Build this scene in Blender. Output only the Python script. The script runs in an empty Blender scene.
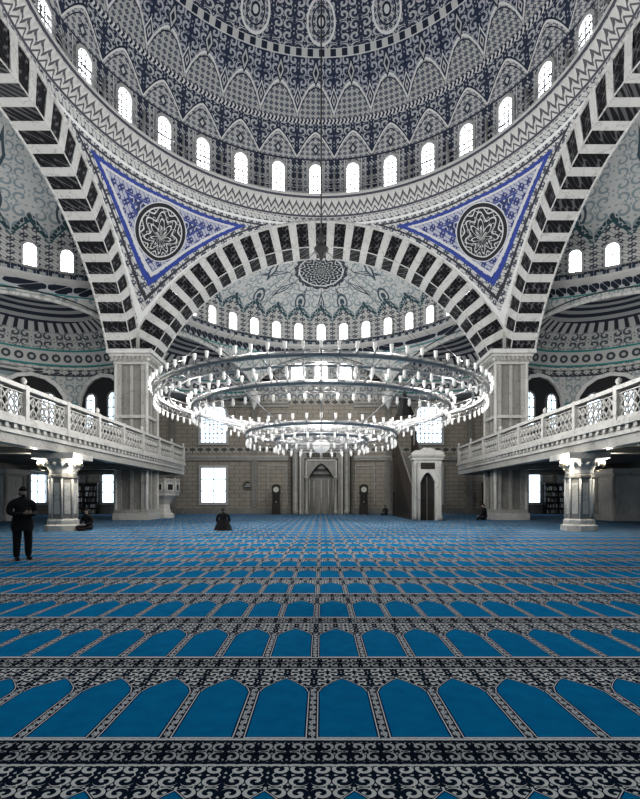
import bpy, math, random
from mathutils import Vector, Matrix
pi=math.pi; sin=math.sin; cos=math.cos; sqrt=math.sqrt; rad=math.radians
random.seed(3)
CY=22.2; S=13.8; HW=28.3
scene=bpy.context.scene
try:
    scene.view_settings.view_transform='Standard'
    scene.view_settings.look='Medium High Contrast'
except Exception as e: print(e)

# ------------------------------------------------------------ node maths
class X:
    def __init__(s,nt,v): s.nt=nt; s.v=v
    def __add__(s,o): return nm(s.nt,'ADD',s,o)
    __radd__=__add__
    def __sub__(s,o): return nm(s.nt,'SUBTRACT',s,o)
    def __rsub__(s,o): return nm(s.nt,'SUBTRACT',o,s)
    def __mul__(s,o): return nm(s.nt,'MULTIPLY',s,o)
    __rmul__=__mul__
    def __truediv__(s,o): return nm(s.nt,'DIVIDE',s,o)
    def __rtruediv__(s,o): return nm(s.nt,'DIVIDE',o,s)
def nm(nt,op,*a):
    n=nt.nodes.new('ShaderNodeMath'); n.operation=op
    for i,x in enumerate(a):
        if isinstance(x,X): nt.links.new(x.v,n.inputs[i])
        else: n.inputs[i].default_value=float(x)
    return X(nt,n.outputs[0])
def xsin(a): return nm(a.nt,'SINE',a)
def xabs(a): return nm(a.nt,'ABSOLUTE',a)
def xfr(a): return nm(a.nt,'FRACT',a)
def xsq(a): return nm(a.nt,'SQRT',a)
def xmin(a,b): return nm((a if isinstance(a,X) else b).nt,'MINIMUM',a,b)
def xmax(a,b): return nm((a if isinstance(a,X) else b).nt,'MAXIMUM',a,b)
def xpow(a,b): return nm(a.nt,'POWER',a,b)
def lt(a,b): return nm((a if isinstance(a,X) else b).nt,'LESS_THAN',a,b)
def gt(a,b): return nm((a if isinstance(a,X) else b).nt,'GREATER_THAN',a,b)
def at2(a,b): return nm(a.nt,'ARCTAN2',a,b)
def band(a,lo,hi): return gt(a,lo)*lt(a,hi)
def cell(a): return xfr(a+0.5)-0.5
def line(a,c,w): return lt(xabs(a-c),w)
def arab(u,v,k=1.7):
    a=u*(2*pi); b=v*(2*pi)
    return xsin(a+xsin(b)*k)+xsin(b+xsin(a)*k)
def scroll(u,v,th=.25,turns=12.0):
    """mirrored spiral scrolls with little leaves between - classic arabesque"""
    cu=xabs(cell(u*.5))*2.0-.5; cv=xabs(cell(v*.5))*2.0-.5
    d=xsq(cu*cu+cv*cv); an=at2(cv,cu)
    sp=gt(xsin(an-d*turns),th)*lt(d,.47)
    leaf=gt(d,.53)*gt(xsin(an*4.0+.8),-.35)*lt(d,.68)
    stem=lt(xabs(cu-cv*.55),.035)*gt(d,.3)
    return xmax(xmax(sp,leaf),stem)

class Mat:
    def __init__(s,name,rough=0.7,metal=0.0,spec=0.3):
        s.mat=bpy.data.materials.new(name); s.mat.use_nodes=True
        s.nt=s.mat.node_tree; s.b=s.nt.nodes['Principled BSDF']
        s.b.inputs['Roughness'].default_value=rough
        s.b.inputs['Metallic'].default_value=metal
        s.b.inputs['Specular IOR Level'].default_value=spec
    def obj(s):
        t=s.nt.nodes.new('ShaderNodeTexCoord'); sp=s.nt.nodes.new('ShaderNodeSeparateXYZ')
        s.nt.links.new(t.outputs['Object'],sp.inputs[0]); s.tc=t
        return [X(s.nt,sp.outputs[i]) for i in range(3)]
    def noise(s,scale,detail=3):
        n=s.nt.nodes.new('ShaderNodeTexNoise'); n.inputs['Scale'].default_value=scale
        n.inputs['Detail'].default_value=detail
        if not hasattr(s,'tc'): s.obj()
        s.nt.links.new(s.tc.outputs['Object'],n.inputs['Vector'])
        return X(s.nt,n.outputs['Fac'])
    def mix(s,f,a,b):
        n=s.nt.nodes.new('ShaderNodeMixRGB')
        for i,q in ((0,f),(1,a),(2,b)):
            if isinstance(q,X): s.nt.links.new(q.v,n.inputs[i])
            elif isinstance(q,tuple): n.inputs[i].default_value=(q[0],q[1],q[2],1)
            else: n.inputs[i].default_value=q
        return X(s.nt,n.outputs[0])
    def mul(s,c,f):
        n=s.nt.nodes.new('ShaderNodeVectorMath'); n.operation='SCALE'
        s.nt.links.new(c.v,n.inputs[0]); s.nt.links.new(f.v,n.inputs['Scale'])
        return X(s.nt,n.outputs[0])
    def color(s,c):
        if isinstance(c,X): s.nt.links.new(c.v,s.b.inputs['Base Color'])
        else: s.b.inputs['Base Color'].default_value=(c[0],c[1],c[2],1)
        return s
    def bump(s,h,strength=0.3,dist=0.02):
        n=s.nt.nodes.new('ShaderNodeBump'); n.inputs['Strength'].default_value=strength
        n.inputs['Distance'].default_value=dist
        s.nt.links.new(h.v,n.inputs['Height']); s.nt.links.new(n.outputs[0],s.b.inputs['Normal'])
def simple(name,c,rough=0.6,metal=0.0,emit=None,es=0,var=0.12,vs=6,nosample=False):
    m=Mat(name,rough,metal)
    if emit:
        m.b.inputs['Emission Color'].default_value=(*emit,1); m.b.inputs['Emission Strength'].default_value=es
    if nosample:
        try: m.mat.cycles.emission_sampling='NONE'
        except Exception as e: print(e)
    if var:
        n=m.noise(vs)
        col=m.mix(n,tuple(q*(1-var) for q in c),tuple(min(1,q*(1+var)) for q in c))
        m.color(col)
    else: m.color(c)
    return m.mat

# ------------------------------------------------------------ materials
def mk_carpet():
    m=Mat('carpet_prayer_rows',0.95,spec=0.02); x,y,z=m.obj()
    W=.448; P=1.51
    xs=x/W; ys=y/P
    fu=cell(xs-.37); ax=xabs(fu)*W
    vm=xfr((y-2.92)/P)*P
    s=xmin(xmax((vm-.72)/.28,0.0),1.0)
    step=gt(vm,.72)*.010+gt(vm,.82)*.006
    half=xmax(.187*(1.0-xpow(s,1.6))-step,0.0)*lt(vm,1.0)
    inb=gt(vm,.015)
    blue=lt(ax,half-.004)*inb
    out1=lt(ax,half+.007)*lt(vm,1.015)
    out2=lt(ax,half+.014)*lt(vm,1.03)
    mid=xfr(xs-.37)*W-.224
    vine=lt(xabs(mid+.014*xsin(y*33.3)),.005)
    leaf=lt(xabs(arab(xs*7.0+.4,ys*20.0,1.5)),.40)
    u0=xs-.37
    sc=scroll(u0*4.0,(vm-.70)/.105,.15,13.0)
    sc2=scroll(u0*5.0,(vm-1.25)/.1075,.15,12.0)
    n1=m.noise(7,4); n2=m.noise(150,2)
    dark=(.005,.012,.026); white=(.44,.455,.46)
    c=m.mix(xmax(leaf,vine),dark,(.33,.35,.37))
    c=m.mix(gt(vm,.80),c,m.mix(sc,dark,white))
    cb=m.mix(sc2,(.004,.008,.017),(.30,.31,.32))
    cb=m.mix(xmax(line(vm,1.215,.008),line(vm,1.497,.010)),cb,white)
    cb=m.mix(xmax(line(vm,1.24,.012),line(vm,1.475,.010)),cb,dark)
    c=m.mix(gt(vm,1.2),c,cb)
    c=m.mix(out2,c,dark); c=m.mix(out1,c,white)
    bl=m.mix(n1,(.0,.095,.215),(.0,.165,.34))
    c=m.mix(blue,c,bl)
    c=m.mix(lt(ax,half-.001)*gt(ax,half-.011)*inb*lt(vm,.985),c,(.0,.025,.08))
    c=m.mul(c,n2*.7+.65)
    m.color(c); m.bump(n2,.4,.01)
    return m.mat
def mk_dome():
    m=Mat('dome_painted_arabesque',.75); x,y,z=m.obj()
    r=xsq(x*x+y*y); th=at2(x,y); u=th*(32/(2*pi))+.15
    au=xabs(cell(u))
    t=at2((z-27.4)/13.5,r/14.6)*(180/pi)
    B=arab(u*7.0,t/1.5,1.5)
    la=scroll(u*4.0,t/2.6,.1,12.0); lb=lt(xabs(B),.42)
    dk=(.020,.028,.05)
    C0=arab(u*6.0,z*2.0,1.6)
    c0=m.mix(lt(xabs(C0),.42),(.50,.495,.49),(.05,.06,.09))
    nic=au*2.7-.62
    c0=m.mix(lt(xabs(nic),.045),c0,(.62,.61,.60))
    c0=m.mix(gt(au,.36)*lt(xabs(cell(z*1.1)),.38)*lt(xabs(C0),1.3),c0,(.04,.05,.08))
    crest=(1.0-xpow(au*2.0,1.5))*7.5+1.2
    inside=lt(t,crest)
    c1=m.mix(lb,(.56,.555,.54),(.14,.15,.19))
    cr_out=m.mix(la,(.035,.045,.08),(.46,.47,.48))
    c=m.mix(inside,cr_out,c1)
    c=m.mix(line(t,crest,.34),c,(.72,.715,.70)); c=m.mix(line(t,crest+.6,.26),c,dk)
    c=m.mix(line(t,crest-1.4,.16),c,dk)
    dd=au*10.0+xabs(t-3.6)/1.9
    c=m.mix(lt(dd,1.0),c,(.05,.06,.08)); c=m.mix(lt(dd,.5),c,(.6,.6,.59))
    c=m.mix(lt(t,.4),c,c0)
    c=m.mix(line(t,.4,.22),c,dk)
    br=band(t,11.2,12.6)
    braid=m.mix(gt(xsin(th*320.0+xsin(t*4.0)),.0),dk,(.68,.67,.66))
    u2=u+.5; au2=xabs(cell(u2))
    f=xabs(xsin(u2*pi))
    p1=12.8+xpow(f,.7)*9.0
    c2=m.mix(lb,(.50,.495,.48),(.09,.105,.145))
    c3=m.mix(la,(.028,.040,.078),(.42,.43,.46))
    cc=m.mix(lt(t,p1),c3,c2)
    cc=m.mix(line(t,p1,.36),cc,(.70,.70,.69)); cc=m.mix(line(t,p1-.9,.18),cc,dk); cc=m.mix(line(t,p1+.8,.16),cc,(.45,.45,.47))
    dia=au2*9.0+xabs(t-17.5)/3.2
    cc=m.mix(lt(dia,1.0),cc,(.05,.065,.10)); cc=m.mix(line(dia,1.0,.12),cc,(.68,.68,.67)); cc=m.mix(lt(dia,.5),cc,(.58,.57,.56)); cc=m.mix(lt(dia,.25),cc,dk)
    dia2=au*9.0+xabs(t-24.5)/3.0
    cc=m.mix(lt(dia2,1.0),cc,(.48,.48,.48)); cc=m.mix(line(dia2,1.0,.14),cc,dk); cc=m.mix(lt(dia2,.45),cc,dk)
    c=m.mix(gt(t,12.0),c,cc); c=m.mix(br,c,braid)
    ring2=band(t,28.2,30.2)
    c=m.mix(ring2,c,m.mix(lt(xabs(cell(u*3.0)),.26),dk,(.52,.52,.51)))
    c=m.mix(xmax(line(t,28.2,.15),line(t,30.2,.15)),c,(.6,.6,.59))
    u4=th*(16/(2*pi)); a4=xabs(cell(u4))
    d=xsq(a4*a4*36.0+(t-36.0)*(t-36.0)/16.0)
    up=m.mix(scroll(u*3.0,t/2.4,.1,13.0),(.035,.045,.08),(.46,.465,.475))
    up=m.mix(lt(d,1.25),up,m.mix(lb,(.50,.495,.49),(.06,.075,.12)))
    up=m.mix(line(d,1.25,.09),up,(.7,.7,.69)); up=m.mix(line(d,.8,.05),up,dk); up=m.mix(lt(d,.4),up,dk); up=m.mix(lt(d,.25),up,(.6,.6,.6))
    c=m.mix(gt(t,30.2),c,up)
    m.color(c); return m.mat
def mk_pend():
    m=Mat('pendentive_painted',.75); x,y,z=m.obj()
    hc=6.55; Re=15.7
    ax=xabs(x); ay=xabs(y)
    zz=(z-hc)*(z-hc)
    r1=xsq(x*x+zz); r2=xsq(y*y+zz)
    d=xmin(r1,r2)-Re
    th=at2(x,y)*(64/(2*pi))
    B=arab(th*2.5,z*2.1,1.6)
    la=scroll(th*1.5,z*1.15,.05,12.0); lb=lt(xabs(B),.45)
    c=m.mix(lb,(.44,.435,.43),(.07,.08,.10))
    inner=m.mix(la,(.028,.038,.095),(.38,.39,.43))
    inner=m.mix(lt(xabs(B),.16)*(1.0-la),inner,(.09,.115,.25))
    dt=xmin(d,(22.25-z))
    e=.55
    c=m.mix(gt(dt,e),c,inner)
    c=m.mix(band(dt,e+.20,e+.55),c,m.mix(lb,(.33,.34,.40),(.04,.05,.15)))
    c=m.mix(line(dt,e,.07),c,(.035,.060,.25))
    c=m.mix(line(dt,e+.14,.05),c,(.48,.48,.49))
    c=m.mix(line(dt,e+.60,.04),c,(.045,.065,.22))
    c=m.mix(line(dt,.08,.06),c,(.6,.6,.59)); c=m.mix(line(dt,.3,.04),c,(.04,.04,.05))
    cx=10.75; z0=19.65
    q=xsq((ax-cx)*(ax-cx)+(ay-cx)*(ay-cx)+(z-z0)*(z-z0))
    an=at2(z-z0,(ax-ay)*.7071)
    med=m.mix(lt(xabs(xsin(q*8.0+xsin(an*8.0)*1.7)),.36),(.022,.025,.03),(.48,.48,.47))
    med=m.mix(lt(xabs(xsin(q*6.0-xsin(an*16.0)*.9)),.16),med,(.40,.40,.40))
    c=m.mix(lt(q,1.95),c,(.46,.46,.46)); c=m.mix(lt(q,1.88),c,(.02,.02,.025)); c=m.mix(lt(q,1.66),c,(.48,.48,.47))
    c=m.mix(lt(q,1.58),c,med)
    m.color(c); return m.mat
def mk_semi():
    m=Mat('semidome_painted',.75); x,y0,z=m.obj(); y=y0-S
    r=xsq(x*x+y*y); ph=at2(x,y); u=ph*(18/pi); au=xabs(cell(u))
    B=arab(u*3.0,z*2.2+r*.5,1.6)
    la=scroll(u*2.0,r*1.1,.45,12.0); lb=lt(xabs(B),.40)
    c=m.mix(lb,(.50,.495,.48),(.07,.08,.10))
    crest=19.75+(1.0-xpow(au*2.0,1.4))*1.0
    up=m.mix(la*gt(r,4.0),(.54,.54,.525),(.27,.32,.34))
    gap=m.mix(lb,(.04,.075,.09),(.40,.42,.43))
    yy=y-8.0; pd=xsq(x*x+yy*yy); an=at2(x,yy)
    ca=xabs(cell(an*(12/(2*pi))))
    dia=ca*7.0+xabs(pd-4.1)/1.5
    up=m.mix(lt(dia,1.0),up,(.06,.08,.10)); up=m.mix(lt(dia,.6),up,(.56,.56,.55)); up=m.mix(lt(dia,.3),up,(.06,.09,.11))
    u9=xabs(cell(ph*(9/pi)+.5)); dr=xsq(u9*u9*60.0+(z-21.2)*(z-21.2)*5.5)
    up=m.mix(lt(dr,1.0),up,(.07,.10,.12)); up=m.mix(lt(dr,.72),up,(.50,.51,.50)); up=m.mix(lt(dr,.4),up,(.05,.08,.11))
    d9=u9*9.0+xabs(z-22.3)/.4
    up=m.mix(lt(d9,1.0),up,(.06,.09,.11)); up=m.mix(lt(d9,.5),up,(.5,.5,.5))
    med=m.mix(lt(xabs(xsin(pd*7.0+xsin(an*12.0)*1.4)),.45),(.035,.045,.055),(.50,.50,.49))
    sc=2.0+.22*xabs(xsin(an*8.0))
    up=m.mix(lt(xabs(pd-3.0+.25*xsin(an*12.0)),.06),up,(.2,.21,.22))
    up=m.mix(lt(pd,sc+.25),up,(.05,.055,.07)); up=m.mix(lt(pd,sc),up,med); up=m.mix(line(pd,2.0,.07),up,(.6,.6,.6))
    c=m.mix(gt(z,crest),c,up); c=m.mix(line(z,crest+.2,.17),c,gap); c=m.mix(line(z,crest,.05),c,(.03,.10,.11))
    c=m.mix(line(z,17.75,.08),c,(.04,.05,.07)); c=m.mix(band(z,17.2,17.65),c,m.mix(lt(xabs(cell(u*3.0)),.25),(.03,.05,.09),(.40,.41,.42)))
    m.color(c); return m.mat
def mk_lower(name='drum_painted'):
    m=Mat(name,.75); x,y0,z=m.obj(); y=y0-S
    la=scroll((x+y)*1.1,z*1.1,.5,12.0); lb=lt(xabs(arab((x+y)*1.3,z*2.0,1.5)),.42)
    scr=lt(xabs(arab((x+y)*1.1,z*1.25+.2,1.2)),.26)
    c=m.mix(la,(.46,.46,.445),(.22,.27,.28))
    for z0,w in ((11.75,.3),(13.1,.2),(9.1,.14)):
        c=m.mix(line(z,z0,w),c,m.mix(lb,(.05,.06,.07),(.42,.42,.41)))
        c=m.mix(line(z,z0+w,.05),c,(.03,.23,.22))
        c=m.mix(line(z,z0-w,.045),c,(.04,.04,.05))
    c=m.mix(line(z,16.62,.42),c,m.mix(scr,(.013,.018,.032),(.36,.37,.38)))
    c=m.mix(xmax(line(z,16.18,.05),line(z,17.06,.05)),c,(.04,.20,.20))
    m.color(c); return m.mat
def mk_exedra():
    m=Mat('exedra_painted',.75); x,y0,z=m.obj(); y=y0-S
    ax=xabs(x)
    px=ax-9.975; py=y-5.76
    an=at2(px,py); r=xsq(px*px+py*py)
    k=an*(24/(2*pi))
    la=scroll(k*2.0,z*2.0,.1,12.0)
    c=m.mix(la,(.40,.40,.39),(.07,.085,.10))
    c=m.mix(gt(z,15.0),c,m.mix(gt(xsin(r*9.0),0.0),(.022,.028,.045),(.30,.30,.30)))
    c=m.mix(band(z,14.5,15.0),c,m.mix(lt(xabs(cell(k*2.0)),.3),(.03,.03,.04),(.38,.38,.38)))
    d=xsq(cell(k*2.0)*cell(k*2.0)*2.2+(z-12.8)*(z-12.8)*3.5)
    c=m.mix(band(z,12.3,13.3),c,m.mix(lt(d,.55),(.42,.42,.41),m.mix(lt(d,.25),(.05,.06,.07),(.36,.36,.36))))
    c=m.mix(xmax(line(z,12.25,.07),line(z,13.35,.06)),c,(.03,.20,.19))
    m.color(c); return m.mat
def mk_wall():
    m=Mat('wall_stone_brick',.75); x,y,z=m.obj()
    h=x+y
    row=z/.42; off=nm(m.nt,'FLOOR',row)*.5
    mort=xmax(lt(xfr(row),.09),lt(xfr(h/1.1+off),.04))
    n=m.noise(.8,3)
    c=m.mix(n,(.235,.210,.178),(.36,.327,.28))
    c=m.mix(mort*lt(z,12.0),c,(.12,.108,.092))
    la=scroll(h*1.1,z*1.1,.4,12.0)
    up=m.mix(la,(.44,.435,.42),(.15,.17,.18))
    c=m.mix(gt(z,12.0),c,up)
    bb=lt(xabs(arab(h*1.2,z*2.0,1.5)),.45)
    for z0,w in ((6.7,.3),(11.8,.3)):
        c=m.mix(line(z,z0,w),c,m.mix(bb,(.37,.35,.31),(.07,.07,.07)))
    m.color(c); return m.mat
def mk_marble(name,a,b,rough=.45):
    m=Mat(name,rough); n=m.noise(1.2,6)
    c=m.mix(n,a,b); v=lt(xabs(n-.5),.012)
    c=m.mix(v*.5,c,tuple(q*.55 for q in a)); m.color(c); return m.mat
def mk_darkvous():
    m=Mat('voussoir_dark_ornament',.7); x,y,z=m.obj()
    A=arab((x+y)*1.3,z*1.3,1.8)
    c=m.mix(lt(xabs(A),.16),(.006,.006,.008),(.10,.10,.105)); m.color(c); return m.mat
def mk_muq():
    m=Mat('cornice_stucco',.7); x,y,z=m.obj()
    th=at2(x,y); k=xabs(cell(th*(160/(2*pi))))
    s=lt(xabs(z-23.15-k*.8+.1),.09); s2=lt(xabs(z-22.85-k*.5+.1),.05)
    c=m.mix(xmax(s,s2),(.50,.495,.48),(.10,.10,.11))
    c=m.mix(xmax(line(z,22.72,.06),line(z,23.75,.05)),c,(.07,.07,.09)); m.color(c); return m.mat

CARPET=mk_carpet(); DOME=mk_dome(); PEND=mk_pend(); SEMI=mk_semi(); LOWER=mk_lower(); EXED=mk_exedra()
WALL=mk_wall(); VD=mk_darkvous(); MUQ=mk_muq()
VL=mk_marble('voussoir_light_stone',(.45,.445,.43),(.58,.575,.56),.6)
MARB=mk_marble('marble_pale',(.27,.262,.243),(.37,.36,.335))
MARB2=mk_marble('marble_bright',(.37,.36,.34),(.49,.48,.455))
MARBG=mk_marble('marble_grey',(.17,.163,.148),(.25,.24,.22))
CEILM=simple('ceiling_plaster',(.30,.295,.285),.8)
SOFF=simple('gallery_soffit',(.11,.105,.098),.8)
WIN=simple('window_daylight_glass',(.8,.85,.9),.3,emit=(.92,.96,1.0),es=8.0,var=0)
WINB=simple('window_daylight_glass_blue',(.7,.8,.9),.3,emit=(.68,.84,1.0),es=3.2,var=0)
FRAME=simple('window_frame_dark',(.05,.05,.055),.5)
FRAMEL=simple('window_surround_stucco',(.43,.425,.415),.6)
WOOD=simple('dark_wood',(.020,.016,.013),.45,var=.4,vs=12)
WOOD2=simple('brown_wood',(.045,.035,.028),.5,var=.3,vs=9)
METAL=simple('chandelier_silver',(.42,.42,.42),.32,metal=.8,var=.1)
DMETAL=simple('dark_iron',(.03,.03,.03),.5,metal=.3,var=.1)
GLASS=simple('lamp_glass_cup',(.50,.50,.50),.2,emit=(1,.97,.9),es=.32,var=0,nosample=True)
BULB=simple('lamp_bulb',(1,1,1),.3,emit=(1,.97,.9),es=2.5,var=0,nosample=True)
BULBW=simple('sconce_bulb',(1,1,1),.3,emit=(1,.95,.85),es=8,var=0,nosample=True)
DARK=simple('dark_panel_and_shade',(.02,.02,.022),.8,var=.2)
BLACKC=simple('black_wool_cloth',(.010,.010,.012),.9,var=.3,vs=30)
GREYC=simple('dark_grey_cloth',(.03,.031,.035),.9,var=.3,vs=30)
SKIN=simple('skin',(.36,.26,.21),.55,var=.06)
HAIR=simple('hair_black',(.01,.01,.01),.6,var=.2,vs=60)
EYE=simple('eye_dark',(.01,.01,.01),.2,var=0)
LIP=simple('lips',(.25,.13,.11),.5,var=0)
SHOE=simple('sock_dark',(.02,.02,.02),.7,var=0)
PAPER=simple('paper_white',(.6,.6,.58),.7,var=0)
BOOK=simple('book_spines',(.12,.10,.09),.7,var=.7,vs=14)
DIAL=simple('clock_dial',(.5,.5,.46),.4,var=0)
BRASS=simple('brass_dull',(.30,.27,.20),.35,metal=.7,var=.1)
CALLI=simple('calligraphy_black',(.015,.015,.015),.4,var=0)

# ------------------------------------------------------------ mesh builder
class MB:
    def __init__(s): s.v=[];s.f=[];s.m=[];s.sm=[];s.mats=[]
    def mi(s,mat):
        if mat not in s.mats: s.mats.append(mat)
        return s.mats.index(mat)
    def add(s,vs,fs,mat,smooth=False):
        o=len(s.v); s.v+=[tuple(p) for p in vs]; k=s.mi(mat)
        for f in fs:
            s.f.append([o+i for i in f]); s.m.append(k); s.sm.append(smooth)
    def box(s,x0,x1,y0,y1,z0,z1,mat,M=None):
        vs=[(x,y,z) for x in (x0,x1) for y in (y0,y1) for z in (z0,z1)]
        if M is not None: vs=[tuple(M@Vector(p)) for p in vs]
        s.add(vs,[(0,1,3,2),(4,6,7,5),(0,4,5,1),(2,3,7,6),(0,2,6,4),(1,5,7,3)],mat)
    def lathe(s,prof,cx,cy,mat,n=32,a0=0,a1=2*pi,smooth=True,z0=0,phase=0):
        full=abs(a1-a0-2*pi)<1e-6; nn=n if full else n+1
        vs=[];fs=[]
        for (r,z) in prof:
            for i in range(nn):
                a=a0+(a1-a0)*i/n+phase
                vs.append((cx+r*sin(a),cy+r*cos(a),z0+z))
        for j in range(len(prof)-1):
            for i in range(n):
                i2=(i+1)%nn if full else i+1
                fs.append((j*nn+i,j*nn+i2,(j+1)*nn+i2,(j+1)*nn+i))
        s.add(vs,fs,mat,smooth)
    def grid(s,fn,nu,nv,mat,smooth=True):
        vs=[fn(i/nu,j/nv) for j in range(nv+1) for i in range(nu+1)]
        fs=[(j*(nu+1)+i,j*(nu+1)+i+1,(j+1)*(nu+1)+i+1,(j+1)*(nu+1)+i) for j in range(nv) for i in range(nu)]
        s.add(vs,fs,mat,smooth)
    def tube(s,p0,p1,r,mat,n=6,r1=None):
        p0=Vector(p0);p1=Vector(p1);d=(p1-p0).normalized()
        a=d.orthogonal().normalized();b=d.cross(a); r1=r if r1 is None else r1
        vs=[];
        for p,q in ((p0,r),(p1,r1)):
            for i in range(n): vs.append(tuple(p+a*(q*cos(2*pi*i/n))+b*(q*sin(2*pi*i/n))))
        fs=[(i,(i+1)%n,n+(i+1)%n,n+i) for i in range(n)]
        fs.append(tuple(range(n-1,-1,-1)));fs.append(tuple(range(n,2*n)))
        s.add(vs,fs,mat,True)
    def path(s,pts,r,mat,n=6,closed=False):
        k=len(pts)
        for i in range(k if closed else k-1): s.tube(pts[i],pts[(i+1)%k],r,mat,n)
    def prism(s,poly,O,R,U,N,depth,mat):
        O=Vector(O);R=Vector(R);U=Vector(U);N=Vector(N); n=len(poly)
        vs=[O+R*a+U*b for a,b in poly]+[O+R*a+U*b+N*depth for a,b in poly]
        fs=[tuple(range(n)),tuple(range(2*n-1,n-1,-1))]+[(i,(i+1)%n,n+(i+1)%n,n+i) for i in range(n)]
        s.add(vs,fs,mat)
    def ball(s,c,r,mat,n=10,m=6,sx=1,sy=1,sz=1):
        prof=[(max(1e-4,r*sin(pi*j/m)),-r*cos(pi*j/m)) for j in range(m+1)]
        vs=[];fs=[]
        for (q,z) in prof:
            for i in range(n): vs.append((c[0]+q*cos(2*pi*i/n)*sx,c[1]+q*sin(2*pi*i/n)*sy,c[2]+z*sz))
        for j in range(m):
            for i in range(n): fs.append((j*n+i,j*n+(i+1)%n,(j+1)*n+(i+1)%n,(j+1)*n+i))
        s.add(vs,fs,mat,True)
    def mesh(s,name):
        me=bpy.data.meshes.new(name); me.from_pydata(s.v,[],s.f)
        for q in s.mats: me.materials.append(q)
        me.polygons.foreach_set('material_index',s.m); me.polygons.foreach_set('use_smooth',s.sm)
        me.update(); return me
    def build(s,name,loc=(0,0,0),rot=0,parent=None):
        return place(s.mesh(name),name,loc,rot,parent)
def place(me,name,loc=(0,0,0),rot=0,parent=None):
    o=bpy.data.objects.new(name,me); scene.collection.objects.link(o)
    o.location=loc; o.rotation_euler=(0,0,rot)
    if parent: o.parent=parent
    return o
def empty(name,loc=(0,0,0),rot=0):
    o=bpy.data.objects.new(name,None); scene.collection.objects.link(o); o.location=loc; o.rotation_euler=(0,0,rot)
    o.empty_display_size=.2; return o

def outline(w,h,n=8):
    r=w/2; pts=[(-r,0),(-r,h-r)]
    for i in range(1,n): a=pi-pi*i/n; pts.append((r*cos(a),h-r+r*sin(a)))
    pts+= [(r,h-r),(r,0)]
    return pts
def rectline(w,h): return [(-w/2,0),(-w/2,h),(w/2,h),(w/2,0)]
def window(mb,O,R,N,w,h,fw,depth,pane,frame,arch=True,bars=(1,2),barw=.05,barmat=None,sill=True):
    O=Vector(O);R=Vector(R);N=Vector(N);U=Vector((0,0,1))
    f=outline if arch else rectline
    I=f(w,h); Q=f(w+2*fw,h+fw)
    mb.add([O+R*a+U*b+N*.03 for a,b in I],[tuple(range(len(I)))],pane)
    n=len(I)
    vs=[O+R*a+U*b+N*.02 for a,b in I]+[O+R*a+U*b+N*depth for a,b in I]+[O+R*a+U*b+N*depth for a,b in Q]+[O+R*a+U*b for a,b in Q]
    fs=[]
    for k in range(3):
        for i in range(n-1): fs.append((k*n+i,k*n+i+1,(k+1)*n+i+1,(k+1)*n+i))
    mb.add(vs,fs,frame)
    bm=barmat or frame
    if sill: mb.prism([(-w/2-fw,-fw),(w/2+fw,-fw),(w/2+fw,0),(-w/2-fw,0)],O,R,U,N,depth*1.2,frame)
    for i in range(bars[0]):
        a=-w/2+w*(i+1)/(bars[0]+1); hh=h if not arch else (h-w/2+sqrt(max(0,w*w/4-a*a)))
        mb.prism([(a-barw/2,0),(a+barw/2,0),(a+barw/2,hh),(a-barw/2,hh)],O+N*.035,R,U,N,.04,bm)
    hm=h if not arch else h-w/2
    for i in range(bars[1]):
        b=hm*(i+1)/(bars[1]+(0 if arch else 1))
        mb.prism([(-w/2,b-barw/2),(w/2,b-barw/2),(w/2,b+barw/2),(-w/2,b+barw/2)],O+N*.035,R,U,N,.04,bm)

# ------------------------------------------------------------ floor
mb=MB(); mb.box(-HW-.3,HW+.3,CY-HW-.3,CY+HW+.3,-.3,0,CARPET); mb.build('floor')

# ------------------------------------------------------------ main dome
mb=MB()
prof=[(14.6,22.6),(14.6,24.0),(14.6,27.4)]+[(max(.01,14.6*cos(rad(t))),27.4+13.5*sin(rad(t))) for t in range(3,91,3)]
mb.lathe(prof,0,0,DOME,n=128); mb.build('ceiling_main_dome',(0,CY,0))
mb=MB()
pr=[(13.85,22.45),(13.8,22.75),(13.62,23.0),(13.5,23.3),(13.3,23.55),(13.2,23.75),(13.1,23.8),(13.1,24.0),(14.6,24.0)]
def cf(u,v):
    j=int(round(v*(len(pr)-1))); r,z=pr[j]; a=2*pi*u
    if 2<=j<=4: r-=.13*abs(sin(80*a+(pi/2 if j%2 else 0)))
    return (r*sin(a),r*cos(a),z)
mb.grid(cf,640,len(pr)-1,MUQ,False)
mb.build('trim_dome_cornice',(0,CY,0))
mb=MB()
for i in range(160):
    a=2*pi*i/160; mb.tube((13.25*sin(a),13.25*cos(a),24.0),(13.25*sin(a),13.25*cos(a),24.85),.022,METAL,4)
for zz in (24.85,24.45):
    mb.path([(13.25*sin(2*pi*i/160),13.25*cos(2*pi*i/160),zz) for i in range(160)],.03,METAL,4,True)
mb.build('dome_gallery_railing',(0,CY,0))
mb=MB()
for i in range(32):
    a=2*pi*(i-.15)/32; R=Vector((cos(a),-sin(a),0)); N=Vector((-sin(a),-cos(a),0))
    O=Vector((14.55*sin(a),14.55*cos(a),24.75))
    window(mb,O,R,N,.92,2.25,.2,.22,WIN,FRAMEL,True,(2,5),.065,FRAME)
    b=a+pi/32; mb.tube((14.45*sin(b),14.45*cos(b),24.0),(14.45*sin(b),14.45*cos(b),26.6),.09,FRAMEL,6)
mb.build('window_dome_ring',(0,CY,0))

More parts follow.
